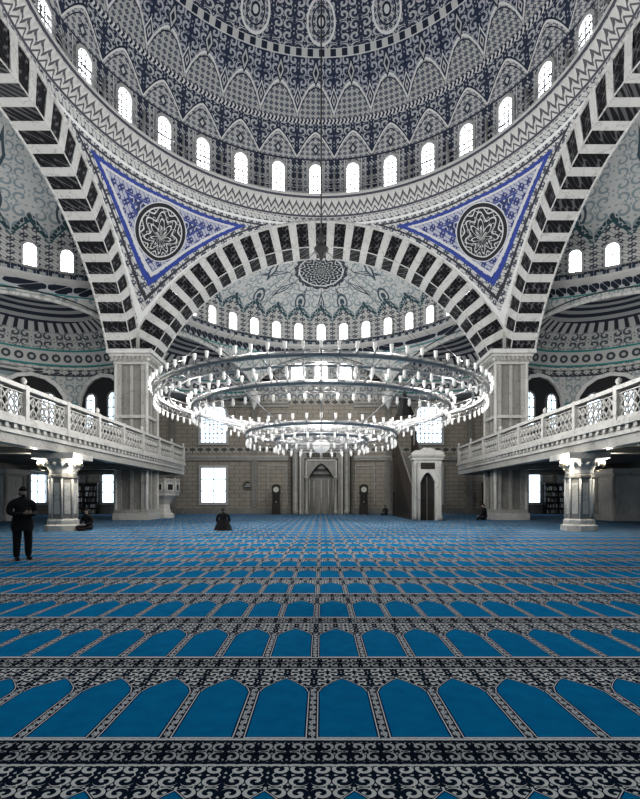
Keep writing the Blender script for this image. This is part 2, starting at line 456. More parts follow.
# ------------------------------------------------------------ pendentives
HC=6.55; RI=13.85; RE=15.7
mb=MB()
def pend(q):
    def fn(u,v):
        th=q*pi/2+u*pi/2; loc=u*pi/2; w=S*math.tan(min(loc,pi/2-loc))
        rb=w and sqrt(S*S+w*w) or S
        hb=HC+sqrt(RE*RE-w*w); hb=min(hb,22.5)
        r=S+(rb-S)*v; h=22.6+(hb-22.6)*v
        return (r*sin(th),r*cos(th),h)
    return fn
for q in range(4): mb.grid(pend(q),48,20,PEND)
mb.build('ceiling_pendentives',(0,CY,0))

# ------------------------------------------------------------ one bay (facing +Y), instanced 4x
def arch_mesh():
    mb=MB(); NS=49; am=math.asin(12.6/RI)
    step=2*am/NS; sh=.09
    for i in range(NS):
        a0=-am+step*(i+(0 if i==0 else (-sh if i%2==0 else sh))); a1=-am+step*(i+1+(0 if i==NS-1 else (sh if i%2==0 else -sh)))
        mat=VD if i%2==0 else VL
        pts=[]
        for k in range(3):
            a=a0+(a1-a0)*k/2
            ro=min(RE,S/abs(sin(a)) if abs(sin(a))>1e-6 else 99)
            pts.append((a,ro))
        e=.0 if i%2==0 else .05
        inn=[(RI*sin(a),S-e,HC+RI*cos(a)) for a,_ in pts]; out=[(r*sin(a),S-e,HC+r*cos(a)) for a,r in pts]
        back=[(RI*sin(a),S+1.7,HC+RI*cos(a)) for a,_ in pts]
        for k in range(2):
            mb.add([inn[k],inn[k+1],out[k+1],out[k]],[(0,1,2,3)],mat)
            mb.add([inn[k],inn[k+1],back[k+1],back[k]],[(0,1,2,3)],mat)
        ob=[(r*sin(a),S+1.7,HC+r*cos(a)) for a,r in pts]
        for k in range(2): mb.add([back[k],back[k+1],ob[k+1],ob[k]],[(0,1,2,3)],mat)
    N=80; ae=math.asin(S/RE)
    mb.path([((RE+.05)*sin(-ae+2*ae*i/N),S-.05,HC+(RE+.05)*cos(-ae+2*ae*i/N)) for i in range(N+1)],.10,VL,6)
    mb.path([((RI+.02)*sin(-am+2*am*i/N),S-.06,HC+(RI+.02)*cos(-am+2*am*i/N)) for i in range(N+1)],.04,VL,6)
    mb.path([((RI+.02)*sin(-am+2*am*i/N),S+1.7,HC+(RI+.02)*cos(-am+2*am*i/N)) for i in range(N+1)],.09,VL,6)
    return mb.mesh('striped_arch')
RD=13.3
def semi_mesh():
    mb=MB()
    prof=[(RD,17.2),(RD,18.5),(RD,19.8)]+[(max(.01,RD*cos(rad(t))),19.8+3.3*sin(rad(t))) for t in range(5,91,5)]
    mb.lathe(prof,0,S,SEMI,n=72,a0=-pi/2,a1=pi/2)
    return mb.mesh('ceiling_semidome')
def semiwin_mesh():
    mb=MB()
    for i in range(-8,9):
        a=rad(10*i); R=Vector((cos(a),-sin(a),0)); N=Vector((-sin(a),-cos(a),0))
        O=Vector(((RD-.03)*sin(a),S+(RD-.03)*cos(a),17.85))
        window(mb,O,R,N,.8,1.6,.14,.16,WIN,FRAMEL,True,(1,3),.05,FRAME)
    return mb.mesh('window_semidome_row')
def ledge_mesh():
    mb=MB()
    mb.lathe([(RD,16.9),(RD-.15,17.0),(RD-.3,17.15),(RD-.35,17.3),(RD,17.35)],0,S,FRAMEL,n=72,a0=-pi/2,a1=pi/2,smooth=False)
    for i in range(0,109):
        a=-pi/2+pi*i/108; r=RD-.3
        mb.tube((r*sin(a),S+r*cos(a),17.3),(r*sin(a),S+r*cos(a),17.75),.018,METAL,4)
    mb.path([((RD-.3)*sin(-pi/2+pi*i/72),S+(RD-.3)*cos(-pi/2+pi*i/72),17.75) for i in range(73)],.025,METAL,4)
    return mb.mesh('trim_semidome_ledge')
def w_h(w): return 12.0+3.8*sqrt(max(0,1-w*w))
def drum_mesh():
    mb=MB()
    for c in (-60,0,60):
        def fn(u,v,c=c):
            w=sin((u-.5)*pi); psi=math.asin(w*.5); a=rad(c)+psi
            h=w_h(w)*(1-v)+17.2*v
            return (RD*sin(a),S+RD*cos(a),h)
        mb.grid(fn,32,4,LOWER)
        pts=[]
        for i in range(33):
            w=sin((i/32-.5)*pi); a=rad(c)+math.asin(w*.5)
            pts.append(((RD-.05)*sin(a),S+(RD-.05)*cos(a),w_h(w)))
        mb.path(pts,.16,VL,6)
        pts=[((RD-.03)*sin(rad(c)+math.asin(.5*sin((i/32-.5)*pi))*.93),S+(RD-.03)*cos(rad(c)+math.asin(.5*sin((i/32-.5)*pi))*.93),w_h(sin((i/32-.5)*pi))+.4) for i in range(2,31)]
        mb.path(pts,.05,FRAME,4)
    for sg in (-1,1):
        d=Vector((sg*.5,cos(rad(30)),0)); P0=Vector((0,S,0))+d*RD; P1=Vector((0,S,0))+d*(14.5/cos(rad(30)))
        mb.add([P0+Vector((0,0,11.6)),P1+Vector((0,0,11.6)),P1+Vector((0,0,17.2)),P0+Vector((0,0,17.2))],[(0,1,2,3)],LOWER)
        mb.lathe([(.02,10.4),(.25,10.8),(.35,11.3),(.7,11.7),(.75,12.1),(.02,12.1)],P0.x,P0.y,VL,n=12)
    def cf2(u,v):
        a=rad(-30+60*u); r=RD+(14.5/cos(a)-RD)*v
        return (r*sin(a),S+r*cos(a),17.0)
    mb.grid(cf2,12,2,CEILM)
    return mb.mesh('wall_semidome_drum')
C30=RD*cos(rad(30)); RX=RD*.5
def ex_frame(sg):
    ax=Vector((sg*sin(rad(60)),cos(rad(60)),0)); lat=Vector((ax.y,-ax.x,0)); C=Vector((0,S,0))+ax*C30
    return ax,lat,C
def exedra_mesh():
    mb=MB()
    for sg in (-1,1):
        ax,lat,C=ex_frame(sg)
        def fn(u,v):
            w=sin((u-.5)*pi*.999); cg=sqrt(max(0,1-w*w)); amin=RD*sqrt(1-w*w/4)-C30; amax=max(amin,RX*cg)
            t=v*pi/2; q=sin(t)
            p=C+lat*(RX*w)+ax*(amin+q*(amax-amin)); return (p.x,p.y,12.0+3.8*cg*cos(t))
        mb.grid(fn,40,14,EXED)
        pts=[]
        for i in range(41):
            w=-pi/2+pi*i/40; p=C+lat*(RX*.985*sin(w))+ax*(RX*.985*cos(w)); pts.append((p.x,p.y,12.0))
        mb.path(pts,.12,VL,6)
    return mb.mesh('ceiling_exedra')
def ceil_mesh():
    mb=MB()
    for sg in (-1,1):
        def fn(u,v):
            ph=rad(30+60*u); dl=ph-rad(60)
            ri=C30*cos(dl)+sqrt(RX*RX-(C30*sin(dl))**2)
            ro=14.5/max(1e-4,cos(ph))
            dd=sin(ph)-cos(ph)
            if dd>.01: ro=min(ro,S/dd)
            ro=max(ro,ri)
            r=ri+(ro-ri)*v
            return (sg*r*sin(ph),S+r*cos(ph),11.95)
        mb.grid(fn,60,4,CEILM)
    return mb.mesh('ceiling_corner')
def exwall_mesh():
    mb=MB()
    for sg in (-1,1):
        ax,lat,C=ex_frame(sg)
        def fn(u,v):
            w=-pi/2+pi*u; p=C+lat*(RX*sin(w))+ax*(RX*cos(w)); return (p.x,p.y,4.62+7.38*v)
        mb.grid(fn,36,6,LOWER)
        for dg in (-52,0,52):
            w=rad(dg); n=-(lat*sin(w)+ax*cos(w)); O=C-n*(RX-.05)+Vector((0,0,4.65)); R=Vector((-n.y,n.x,0))
            window(mb,O+n*.35,R,n,4.6,6.5,.3,.2,DARK,VL,True,(0,0),.1,FRAME,False)  # flat dark panel: shade inside the arch opening is put into its colour
            for dx in (-1.15,1.15):
                window(mb,O+n*.45+R*dx+Vector((0,0,2.6)),R,n,.9,2.6,.12,.12,WINB,MARBG,True,(1,3),.07,FRAME)
            for dx in (-1.9,0,1.9):
                p=O+n*.9+R*dx; mb.tube((p.x,p.y,4.65),(p.x,p.y,8.4),.13,MARB,8)
    return mb.mesh('wall_exedra')
am_,sm_,sw_,lm_,dm_,em_,cm_,xw_=arch_mesh(),semi_mesh(),semiwin_mesh(),ledge_mesh(),drum_mesh(),exedra_mesh(),ceil_mesh(),exwall_mesh()
for k in range(4):
    r=k*pi/2; L=(0,CY,0)
    place(am_,'main_striped_arch',L,r); place(sm_,'ceiling_semidome',L,r); place(sw_,'window_semidome_row',L,r)  # the striped arch is structural, carrying pendentives and dome
    place(lm_,'trim_semidome_ledge',L,r); place(dm_,'wall_semidome_drum',L,r); place(em_,'ceiling_exedra',L,r)
    place(cm_,'ceiling_corner',L,r)
    if k in (1,3): place(xw_,'wall_exedra',L,r)

# ------------------------------------------------------------ piers
def pier_mesh():
    mb=MB()
    mb.box(-1.3,1.3,-1.3,1.3,0,.5,MARB2); mb.box(-1.22,1.22,-1.22,1.22,.5,.75,MARB)
    mb.box(-1.0,1.0,-1.0,1.0,.75,11.3,MARBG)
    for sx in (-1,1):
        for sy in (-1,1):
            mb.box(sx*1.15-.22*(1+sx),sx*1.15+.22*(1-sx),sy*1.15-.22*(1+sy),sy*1.15+.22*(1-sy),.75,11.3,MARB)
            mb.lathe([(.12,.75),(.12,11.3)],sx*1.13,sy*1.13,MARB2,n=8)
    for zz in (3.7,7.4):
        mb.box(-1.22,1.22,-1.22,1.22,zz,zz+.22,MARB2)
    for a in range(4):
        M=Matrix.Rotation(a*pi/2,4,'Z')
        mb.box(-.12,.12,-1.08,-1.0,.75,11.3,MARB,M)
    for i,(w,z0,z1) in enumerate(((1.25,11.3,11.5),(1.38,11.5,11.8),(1.48,11.8,12.0),(1.62,12.0,12.3))):
        mb.box(-w,w,-w,w,z0,z1,VL if i%2 else MARB2)
    for a in range(4):
        M=Matrix.Rotation(a*pi/2,4,'Z')
        for i in range(9):
            x=-1.2+i*.3; mb.box(x-.08,x+.08,-1.5,-1.3,11.52,11.78,MARB,M)
    mb.box(-.2,1.3,-.2,1.3,12.3,14.0,MARB2)
    return mb.mesh('marble_pier')
pm=pier_mesh()
for sx,sy,r in ((1,1,0),(-1,1,pi/2),(-1,-1,pi),(1,-1,-pi/2)): place(pm,'marble_pier',(sx*S,CY+sy*S,0),r)
def opier():
    mb=MB(); mb.box(-1.25,1.25,-1.25,1.25,0,.4,MARB2); mb.box(-1.05,1.05,-1.05,1.05,.4,3.2,MARB2)
    for sx in (-1,1):
        for sy in (-1,1): mb.lathe([(.16,.4),(.16,3.1)],sx*1.05,sy*1.05,MARB,n=10)
    mb.box(-1.2,1.2,-1.2,1.2,3.1,3.3,MARB); mb.box(-1.35,1.35,-1.35,1.35,3.3,3.62,MARB2)
    return mb.mesh('gallery_pier')
om=opier()
for sx in (-22.9,21.3):
    for yy in (10.5,34.2): place(om,'gallery_pier',(sx,yy,0))

# ------------------------------------------------------------ outer walls
def wallbox(name,x0,x1,y0,y1):
    mb=MB(); cx=(x0+x1)/2; cy=(y0+y1)/2
    mb.box(x0-cx,x1-cx,y0-cy,y1-cy,0,18.5,WALL); return mb.build(name,(cx,cy,0))
wallbox('wall_far',-HW,HW,CY+HW,CY+HW+.4); wallbox('wall_back',-HW,HW,CY-HW-.4,CY-HW)
wallbox('wall_left',-HW-.4,-HW,CY-HW-.4,CY+HW+.4); wallbox('wall_right',HW,HW+.4,CY-HW-.4,CY+HW+.4)
YF=CY+HW
wn=0
def wwin(x,z,w,h,arch,pane,bars,side='far'):
    global wn; wn+=1; mb=MB()
    if side=='far': R=(1,0,0);N=(0,-1,0);loc=(x,YF,0)
    elif side=='back': R=(-1,0,0);N=(0,1,0);loc=(x,CY-HW,0)
    elif side=='left': R=(0,1,0);N=(1,0,0);loc=(-HW,x,0)
    else: R=(0,-1,0);N=(-1,0,0);loc=(HW,x,0)
    window(mb,(0,0,z),R,N,w,h,.28,.22,pane,FRAMEL,arch,bars,.09,FRAME); mb.build('window_%d'%wn,loc)
for sd in ('far','back'):
    for x in (-11.3,11.3):
        wwin(x,1.2,2.5,3.6,False,WINB,(1,2),sd); wwin(x,7.5,2.6,4.1,True,WINB,(5,6),sd)
    for x in (-21.8,21.8): wwin(x,1.2,2.3,3.2,False,WINB,(1,2),sd); wwin(x,7.3,2.4,3.8,True,WINB,(2,3),sd)
    for x in (-2.5,0,2.5): wwin(x,13.7,1.25,2.2 if x else 2.6,True,WIN,(1,2),sd)
for sd in ('left','right'):
    for y in (47.8,4,14,30.5,38.5): wwin(y,1.2,2.6,3.2,False,WINB,(1,2),sd)
    for y in (22.2-2.5,22.2,22.2+2.5): wwin(y,13.7,1.25,2.3,True,WIN,(1,2),sd)
mb=MB()
for z0,d in ((5.6,.28),(5.85,.42),(11.2,.3),(11.5,.45)):
    for x0,x1 in ((-HW,-3.4),(3.4,HW)): mb.box(x0,x1,-d,0,z0,z0+.25,MARB)
mb.box(-HW,-3.4,-.16,0,0,.6,MARBG);mb.box(3.4,HW,-.16,0,0,.6,MARBG)
for x in (-15.6,-7.0,7.0,15.6,-25,25):
    mb.box(x-.3,x+.3,-.2,0,.6,11.2,MARBG)
for x in (-4.6,4.6):
    for dz,hh in ((1.0,4.0),(7.2,3.4)):
        for s in (-1,1): mb.box(x+s*1.0-.07,x+s*1.0+.07,-.12,0,dz,dz+hh,MARB)
        mb.box(x-1.07,x+1.07,-.12,0,dz+hh,dz+hh+.14,MARB)
mb.build('trim_far_wall',(0,YF,0))
def medallion(x,z,r,yy=YF,name='calligraphy_roundel'):
    mb=MB(); 
    def disc(rr,d,mat):
        n=32; mb.add([(rr*cos(2*pi*i/n),-d,rr*sin(2*pi*i/n)) for i in range(n)],[tuple(range(n))],mat)
    disc(r,.12,CALLI)
    pts=[(r*cos(2*pi*i/32),-.13,r*sin(2*pi*i/32)) for i in range(32)]; mb.path(pts,.08,BRASS,6,True)
    for k in range(5):
        a=-.5*r+k*.25*r; mb.tube((a,-.14,-.35*r),(a+.12*r,-.14,.45*r),.035,PAPER,4)
    mb.path([(.65*r*cos(t),-.14,-.1*r+.35*r*sin(t)) for t in [pi+pi*i/10 for i in range(11)]],.035,PAPER,4)
    mb.build(name,(x,yy,z))
medallion(-5.7,14.6,.85,YF-.0); medallion(5.7,14.6,.85,YF-.0); medallion(-7.7,3.0,.42,YF-.02,'wall_clock_roundel')

# ------------------------------------------------------------ galleries
def gallery(sg):
    root=empty('gallery_balcony',(0,0,0))
    y0,y1=CY-HW,41.8
    def bx(m,x0,x1,a,b,c,d,mat):
        m.box(min(sg*x0,sg*x1),max(sg*x0,sg*x1),a,b,c,d,mat)
    mb=MB()
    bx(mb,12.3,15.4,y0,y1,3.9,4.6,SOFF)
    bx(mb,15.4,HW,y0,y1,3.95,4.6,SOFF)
    bx(mb,12.0,12.6,y0,y1,3.65,4.05,MARB); bx(mb,11.9,12.6,y0,y1,4.05,4.2,MARB2); bx(mb,11.96,12.6,y0,y1,4.2,4.42,MARB); bx(mb,11.78,12.6,y0,y1,4.42,4.62,MARB2)
    n=int((y1-y0)/.5)
    for i in range(n): bx(mb,11.84,11.98,y0+i*.5+.1,y0+i*.5+.3,4.25,4.42,MARB2)
    bx(mb,12.0,HW,y1,y1+.25,3.65,4.62,MARB2)
    for yy in (10.5,22.4,34.2): bx(mb,12.3,HW,yy-.3,yy+.3,3.62,3.95,MARBG)
    bx(mb,21.3,21.9,y0,y1,3.62,3.95,MARBG)
    mb.build('gallery_slab',parent=root)
    mb=MB()
    xr=12.05*sg
    def seg(p,q,posts):
        p=Vector(p);q=Vector(q);L=(q-p).length; d=(q-p)/L; nrm=Vector((-d.y,d.x,0))
        def bar(a,b,h0,h1,t,mat):
            P=[p+d*a,p+d*b]; vs=[]
            for pp in P:
                for s in (-t,t):
                    for h in (h0,h1): vs.append(pp+nrm*s+Vector((0,0,h)))
            mb.add(vs,[(0,1,3,2),(4,6,7,5),(0,4,5,1),(2,3,7,6),(0,2,6,4),(1,5,7,3)],mat)
        bar(0,L,4.62,4.8,.14,MARB2); bar(0,L,5.88,6.05,.16,MARB2); bar(0,L,5.72,5.76,.06,MARB2)
        c=.4; k=int(L/c)
        for i in range(k):
            a=i*L/k; b=(i+1)*L/k
            for (s0,h0,s1,h1) in ((a,4.8,b,5.26),(b,4.8,a,5.26),(a,5.26,b,5.72),(b,5.26,a,5.72)):
                mb.tube(p+d*s0+Vector((0,0,h0)),p+d*s1+Vector((0,0,h1)),.038,MARB2,4)
            mb.tube(p+d*a+Vector((0,0,4.78)),p+d*a+Vector((0,0,5.72)),.03,MARB2,4)
        kk=int(L/posts)
        for i in range(kk+1):
            a=min(L-.01,max(.01,i*L/kk)); bar(a-.12,a+.12,4.62,6.08,.17,MARB2)
            if i%2==0:
                pp=p+d*a; mb.lathe([(.02,6.08),(.12,6.1),(.07,6.16),(.13,6.25),(.1,6.35),(.01,6.43)],pp.x,pp.y,MARB2,n=8)
    seg((xr,y0,0),(xr,y1,0),3.05)
    seg((xr,y1+.1,0),(sg*(HW-.2),y1+.1,0),3.05)
    mb.build('railing',parent=root)
gallery(-1); gallery(1)
def column_mesh():
    mb=MB(); o=pi/8
    mb.lathe([(.01,0),(.8,0),(.8,.25),(.68,.32),(.68,.5),(.6,.58)],0,0,MARB2,n=8,smooth=False,phase=o)
    mb.lathe([(.58,.58),(.56,2.45),(.64,2.5),(.64,2.6),(.58,2.66)],0,0,MARBG,n=8,smooth=False,phase=o)
    for k in range(8):
        a=k*pi/4; M=Matrix.Rotation(a,4,'Z')
        mb.box(-.13,.13,-.57,-.51,.8,2.25,MARB2,M)
        mb.tube(tuple(M@Vector((.225,-.545,.58))),tuple(M@Vector((.225,-.545,2.45))),.05,MARB2,6)
    mb.lathe([(.58,2.66),(.62,2.85),(.72,3.1),(.86,3.3),(.9,3.35)],0,0,MARB2,n=16,smooth=False)
    for k in range(16):
        a=k*pi/8; mb.ball((.76*sin(a),.76*cos(a),3.12),.11,MARB2,6,4)
    mb.box(-.95,.95,-.95,.95,3.35,3.62,MARB2)
    return mb.mesh('marble_column')
cmh=column_mesh()
CX=12.25
cols=[(sx*CX,22.8) for sx in (-1,1)]+[(sx*21.6,22.8) for sx in (-1,1)]+[(sx*15.6,41.0) for sx in (-1,1)]+[(sx*21.6,41.0) for sx in (-1,1)]
for x,y in cols: place(cmh,'marble_column',(x,y,0))
for sx in (-1,1):
    for (dx,dy) in ((-.92,-.3),(.92,-.3)):
        mb=MB()
        mb.lathe([(.02,0),(.08,.02),(.14,.12),(.15,.2)],0,0,BRASS,n=10)
        mb.ball((0,0,.2),.14,BULBW,10,6)
        mb.tube((0,0,.02),(0,0,-.12),.02,BRASS)
        mb.tube((0,0,-.12),(-dx*.45,-dy*.4,-.2),.02,BRASS)
        mb.build('wall_sconce',(sx*CX+dx,22.8+dy,2.98))

# ------------------------------------------------------------ mihrab
def mihrab():
    root=empty('mihrab_niche',(0,YF-1.32,0)); mb=MB()
    W=3.05; H=7.1; nw=1.35; nh=5.2; D=1.3
    mb.box(-W,-W+.1,0,D,0,H,MARB); mb.box(W-.1,W,0,D,0,H,MARB); mb.box(-W,W,0,D,H-.1,H,MARB)
    mb.add([(-W,0,0),(-nw,0,0),(-nw,0,H),(-W,0,H)],[(0,1,2,3)],MARBG); mb.add([(W,0,0),(nw,0,0),(nw,0,H),(W,0,H)],[(0,1,2,3)],MARBG)
    def ah(x): return 3.6+1.6*(1-(abs(x)/nw)**1.6)
    N=24
    for i in range(N):
        a=-nw+2*nw*i/N;b=-nw+2*nw*(i+1)/N
        mb.add([(a,0,ah(a)),(b,0,ah(b)),(b,0,H),(a,0,H)],[(0,1,2,3)],MARBG)
    mb.grid(lambda u,v:(nw*sin(-pi/2+pi*u),1.1*cos(-pi/2+pi*u),3.6*v),20,4,MARBG)
    for k in range(5):
        a=-pi/2+pi*(k+.5)/5; mb.tube((nw*.96*sin(a),1.05*cos(a),0),(nw*.96*sin(a),1.05*cos(a),3.6),.06,MARB2,6)
    for t in range(6):
        f0=1-t/6; f1=1-(t+1)/6; z0=3.6+t*.27
        mb.grid(lambda u,v:(nw*(f0+(f1-f0)*(v**2))*sin(-pi/2+pi*u),(1.1*(f0+(f1-f0)*v**2)*cos(-pi/2+pi*u))-.06*abs(sin(u*pi*(7-t)))+.06,z0+.27*v),42,3,SOFF if t%2 else MARB,False)
    for k,(w,z,mat) in enumerate(((2.9,6.95,MARB2),(2.35,6.5,WOOD2),(2.2,6.4,MARB2),(1.7,5.7,WOOD2),(1.6,5.6,MARB2))):
        p=.06+.02*k
        for s in (-1,1): mb.box(min(s*w,s*(w-.12)),max(s*w,s*(w-.12)),-p,0,0,z,mat)
        mb.box(-w,w,-p,0,z-.12,z,mat)
    mb.box(-1.5,1.5,-.1,0,5.85,6.3,WOOD)
    for i in range(12): mb.tube((-1.35+i*.24,-.11,5.93),(-1.28+i*.24,-.11,6.2),.022,BRASS,4)
    mb.build('portal',parent=root)
    mb=MB()
    for s in (-1,1):
        for xx in (1.48,2.62):
            mb.lathe([(.01,0),(.24,0),(.24,.3),(.16,.4),(.15,3.5),(.2,3.55),(.26,3.9),(.01,3.9)] if xx<2 else [(.01,0),(.3,0),(.3,.4),(.2,.5),(.19,6.3),(.3,6.5),(.34,6.9),(.01,7.0)],s*xx,-.25,MARB,n=14)
    mb.build('colonnettes',parent=root)
    mb=MB()
    pts=[(-3.15,0)]
    for i in range(13):
        x=-3.15+6.3*i/12; pts.append((x,.35+(.9*(1-abs(x)/3.15))+(.22 if i%2 else 0)))
    pts.append((3.15,0))
    mb.prism(pts,(0,-.05,7.1),(1,0,0),(0,0,1),(0,1,0),.35,MARB)
    mb.ball((0,-.1,7.85),.42,BRASS,14,8,sy=.2)
    mb.build('crest',parent=root)
mihrab()

# ------------------------------------------------------------ minbar
def minbar():
    root=empty('minbar_pulpit',(7.55,0,0)); 
    g0=34.0
    mb=MB(); w=.98; ow=.52
    for s in (-1,1):
        mb.box(min(s*w,s*ow),max(s*w,s*ow),g0,g0+.8,0,4.3,MARB2)
        mb.lathe([(.01,0),(.18,0),(.18,.3),(.11,.38),(.11,3.9),(.17,4.1),(.01,4.1)],s*.88,g0-.05,MARB,n=10)
    N=16
    def ah(x): return 2.7+.7*(1-(abs(x)/ow)**1.8)
    for i in range(N):
        a=-ow+2*ow*i/N;b=-ow+2*ow*(i+1)/N
        mb.add([(a,g0,ah(a)),(b,g0,ah(b)),(b,g0,4.3),(a,g0,4.3)],[(0,1,2,3)],MARB2)
        mb.add([(a,g0,ah(a)),(b,g0,ah(b)),(b,g0+.8,ah(b)),(a,g0+.8,ah(a))],[(0,1,2,3)],MARB)
    mb.box(-w-.12,w+.12,g0-.1,g0+.9,4.3,4.5,MARB2); mb.box(-w-.2,w+.2,g0-.18,g0+.98,4.5,4.66,MARB)
    pts=[(-1.15,0)]+[(-1.15+2.3*i/8,.14+.34*(1-abs(-1+i/4))+(.1 if i%2 else 0)) for i in range(9)]+[(1.15,0)]
    mb.prism(pts,(0,g0,4.66),(1,0,0),(0,0,1),(0,1,0),.3,MARB2)
    mb.box(-.5,.5,g0-.04,g0,3.65,4.1,WOOD)
    mb.build('gate',parent=root)
    mb=MB(); mb.box(-ow,ow,g0+.3,g0+.36,0,3.3,DARK)
    mb.box(-.02,.02,g0+.26,g0+.3,0,3.1,BRASS)
    for s in (-1,1):
        for z0 in (.3,1.5): mb.box(s*.27-.17,s*.27+.17,g0+.27,g0+.3,z0,z0+1.0,WOOD)
    mb.build('door_leaf',parent=root)
    mb=MB(); yS=g0+.8; yE=42.5; n=18; H=5.4
    prof=[(yS,0)]
    for i in range(n):
        ya=yS+(yE-yS)*i/n; z=H*(i+1)/n; prof+= [(ya,z),(yS+(yE-yS)*(i+1)/n,z)]
    prof.append((yE,0))
    mb.prism(prof,(-.75,0,0),(0,1,0),(0,0,1),(1,0,0),1.5,MARBG)
    for s in (-1,1):
        x=s*.85
        mb.prism([(yS,0),(yS,2.2),(yE,H+1.4),(yE,0)],(x-.07,0,0),(0,1,0),(0,0,1),(1,0,0),.14,WOOD2)
        mb.prism([(yS+1.2,.4),(yE-.5,.4),(yE-.5,H-.7)],(x-.1 if s<0 else x+.02,0,0),(0,1,0),(0,0,1),(1,0,0),.08,WOOD)
        mb.tube((x,yS,2.25),(x,yE,H+1.45),.06,MARBG,6)
    mb.build('stair_flight',parent=root)
    mb=MB()
    mb.box(-.95,.95,42.5,44.4,0,5.4,WOOD2)
    for s in (-1,1):
        x=s*.95
        mb.box(x-.04,x+.04,42.8,44.1,.3,2.2,DARK)
        mb.box(x-.05,x+.05,42.5,44.4,5.4,6.4,WOOD2)
        for yy in (42.6,44.3): mb.tube((s*.85,yy,5.4),(s*.85,yy,8.0),.1,WOOD2,8)
    mb.box(-1.05,1.05,42.4,44.5,8.0,8.35,WOOD2)
    mb.lathe([(1.05,8.35),(1.0,8.9),(.85,9.0)],0,43.45,WOOD2,n=8,smooth=False,phase=pi/8)
    mb.lathe([(.9,9.0),(.7,9.5),(.3,10.7),(.05,11.4),(.12,11.5),(.02,11.7)],0,43.45,DMETAL,n=8,smooth=False,phase=pi/8)
    mb.build('canopy',parent=root)
minbar()

# ------------------------------------------------------------ preacher's balcony (kursu)
def kursu():
    root=empty('preacher_balcony',(-12.75,38.8,0)); mb=MB(); o=pi/8
    mb.lathe([(.01,0),(.85,0),(.85,.3),(.6,.45),(.5,.8),(.5,1.1),(.8,1.5),(1.2,1.8),(1.25,1.95),(.01,1.95)],0,0,MARB2,n=8,smooth=False,phase=o)
    mb.lathe([(1.17,1.95),(1.17,3.0),(1.27,3.0),(1.27,3.15),(1.08,3.15),(1.08,1.95)],0,0,MARB,n=8,smooth=False,phase=o)
    for k in range(8):
        M=Matrix.Rotation(k*pi/4,4,'Z')
        mb.box(-.32,.32,-1.14,-1.08,2.15,2.8,MARB2,M); mb.box(-.2,.2,-1.17,-1.1,2.25,2.7,DARK,M)
        a=k*pi/4+o; mb.tube((1.19*sin(a),1.19*cos(a),1.95),(1.19*sin(a),1.19*cos(a),3.2),.07,MARB2,6)
    mb.build('pulpit_body',parent=root)
    mb=MB()
    for i in range(6): mb.box(-1.35-i*.28,-1.07-i*.28,-.4,.4,0,1.9-.31*i,MARB)
    mb.build('steps',parent=root)
kursu()

# ------------------------------------------------------------ grandfather clocks
def clock(x):
    root=empty('grandfather_clock',(x,48.6,0)); mb=MB()
    mb.box(-.48,.48,-.28,.28,0,.15,WOOD); mb.box(-.42,.42,-.24,.24,.15,.85,WOOD); mb.box(-.46,.46,-.27,.27,.85,.93,WOOD)
    mb.box(-.32,.32,-.19,.19,.93,2.1,WOOD); mb.box(-.46,.46,-.27,.27,2.1,2.18,WOOD); mb.box(-.42,.42,-.24,.24,2.18,2.75,WOOD)
    pts=[(-.44,0)]+[(.44*cos(pi-pi*i/12),.3*sin(pi*i/12)) for i in range(13)]+[(.44,0)]
    mb.prism(pts,(0,-.25,2.75),(1,0,0),(0,0,1),(0,1,0),.5,WOOD)
    for xx in (-.4,0,.4): mb.lathe([(.01,0),(.05,.02),(.03,.08),(.06,.14),(.01,.25)],xx,0,BRASS,n=8,z0=2.8 if xx else 3.05)
    for s in (-1,1): mb.tube((s*.36,-.22,.95),(s*.36,-.22,2.1),.035,WOOD2,8)
    mb.build('case',parent=root)
    mb=MB()
    n=24; mb.add([(.27*cos(2*pi*i/n),-.26,2.5+.27*sin(2*pi*i/n)) for i in range(n)],[tuple(range(n))],DIAL)
    mb.path([(.28*cos(2*pi*i/n),-.265,2.5+.28*sin(2*pi*i/n)) for i in range(n)],.02,BRASS,5,True)
    mb.box(-.01,.01,-.275,-.265,2.5,2.7,CALLI); mb.box(0,.14,-.275,-.265,2.49,2.51,CALLI)
    mb.box(-.22,.22,-.2,-.19,1.05,2.0,DARK); mb.tube((0,-.21,1.3),(0,-.21,2.0),.012,BRASS); mb.ball((0,-.215,1.25),.09,BRASS,12,6,sy=.2)
    mb.build('dial_and_pendulum',parent=root)
clock(-4.55); clock(4.3)

# ------------------------------------------------------------ bookcases
def bookcase(x,y,rot=0,w=2.8):
    root=empty('bookcase',(x,y,0),rot); mb=MB(); h=3.1
    mb.box(-w/2,-w/2+.08,-.25,.25,0,h,WOOD); mb.box(w/2-.08,w/2,-.25,.25,0,h,WOOD); mb.box(-w/2,w/2,.2,.25,0,h,WOOD)
    for i in range(6): mb.box(-w/2,w/2,-.25,.25,i*h/5.2,i*h/5.2+.06,WOOD)
    mb.box(-w/2-.06,w/2+.06,-.3,.28,h,h+.14,WOOD2); mb.box(-.04,.04,-.25,.25,0,h,WOOD)
    mb.build('carcass',parent=root)
    mb=MB()
    for i in range(5):
        xx=-w/2+.12
        while xx<w/2-.18:
            t=random.uniform(.04,.09); hh=random.uniform(.3,.45); 
            if abs(xx+t/2)>.1 and random.random()>.08: mb.box(xx,xx+t*.9,-.18,.12,i*h/5.2+.06,i*h/5.2+.06+hh,random.choice([BOOK,WOOD2,BRASS,PAPER,BOOK]))
            xx+=t
    mb.build('books',parent=root)
for x in (-24.6,-18.3,18.2,24.6): bookcase(x,YF-.6)

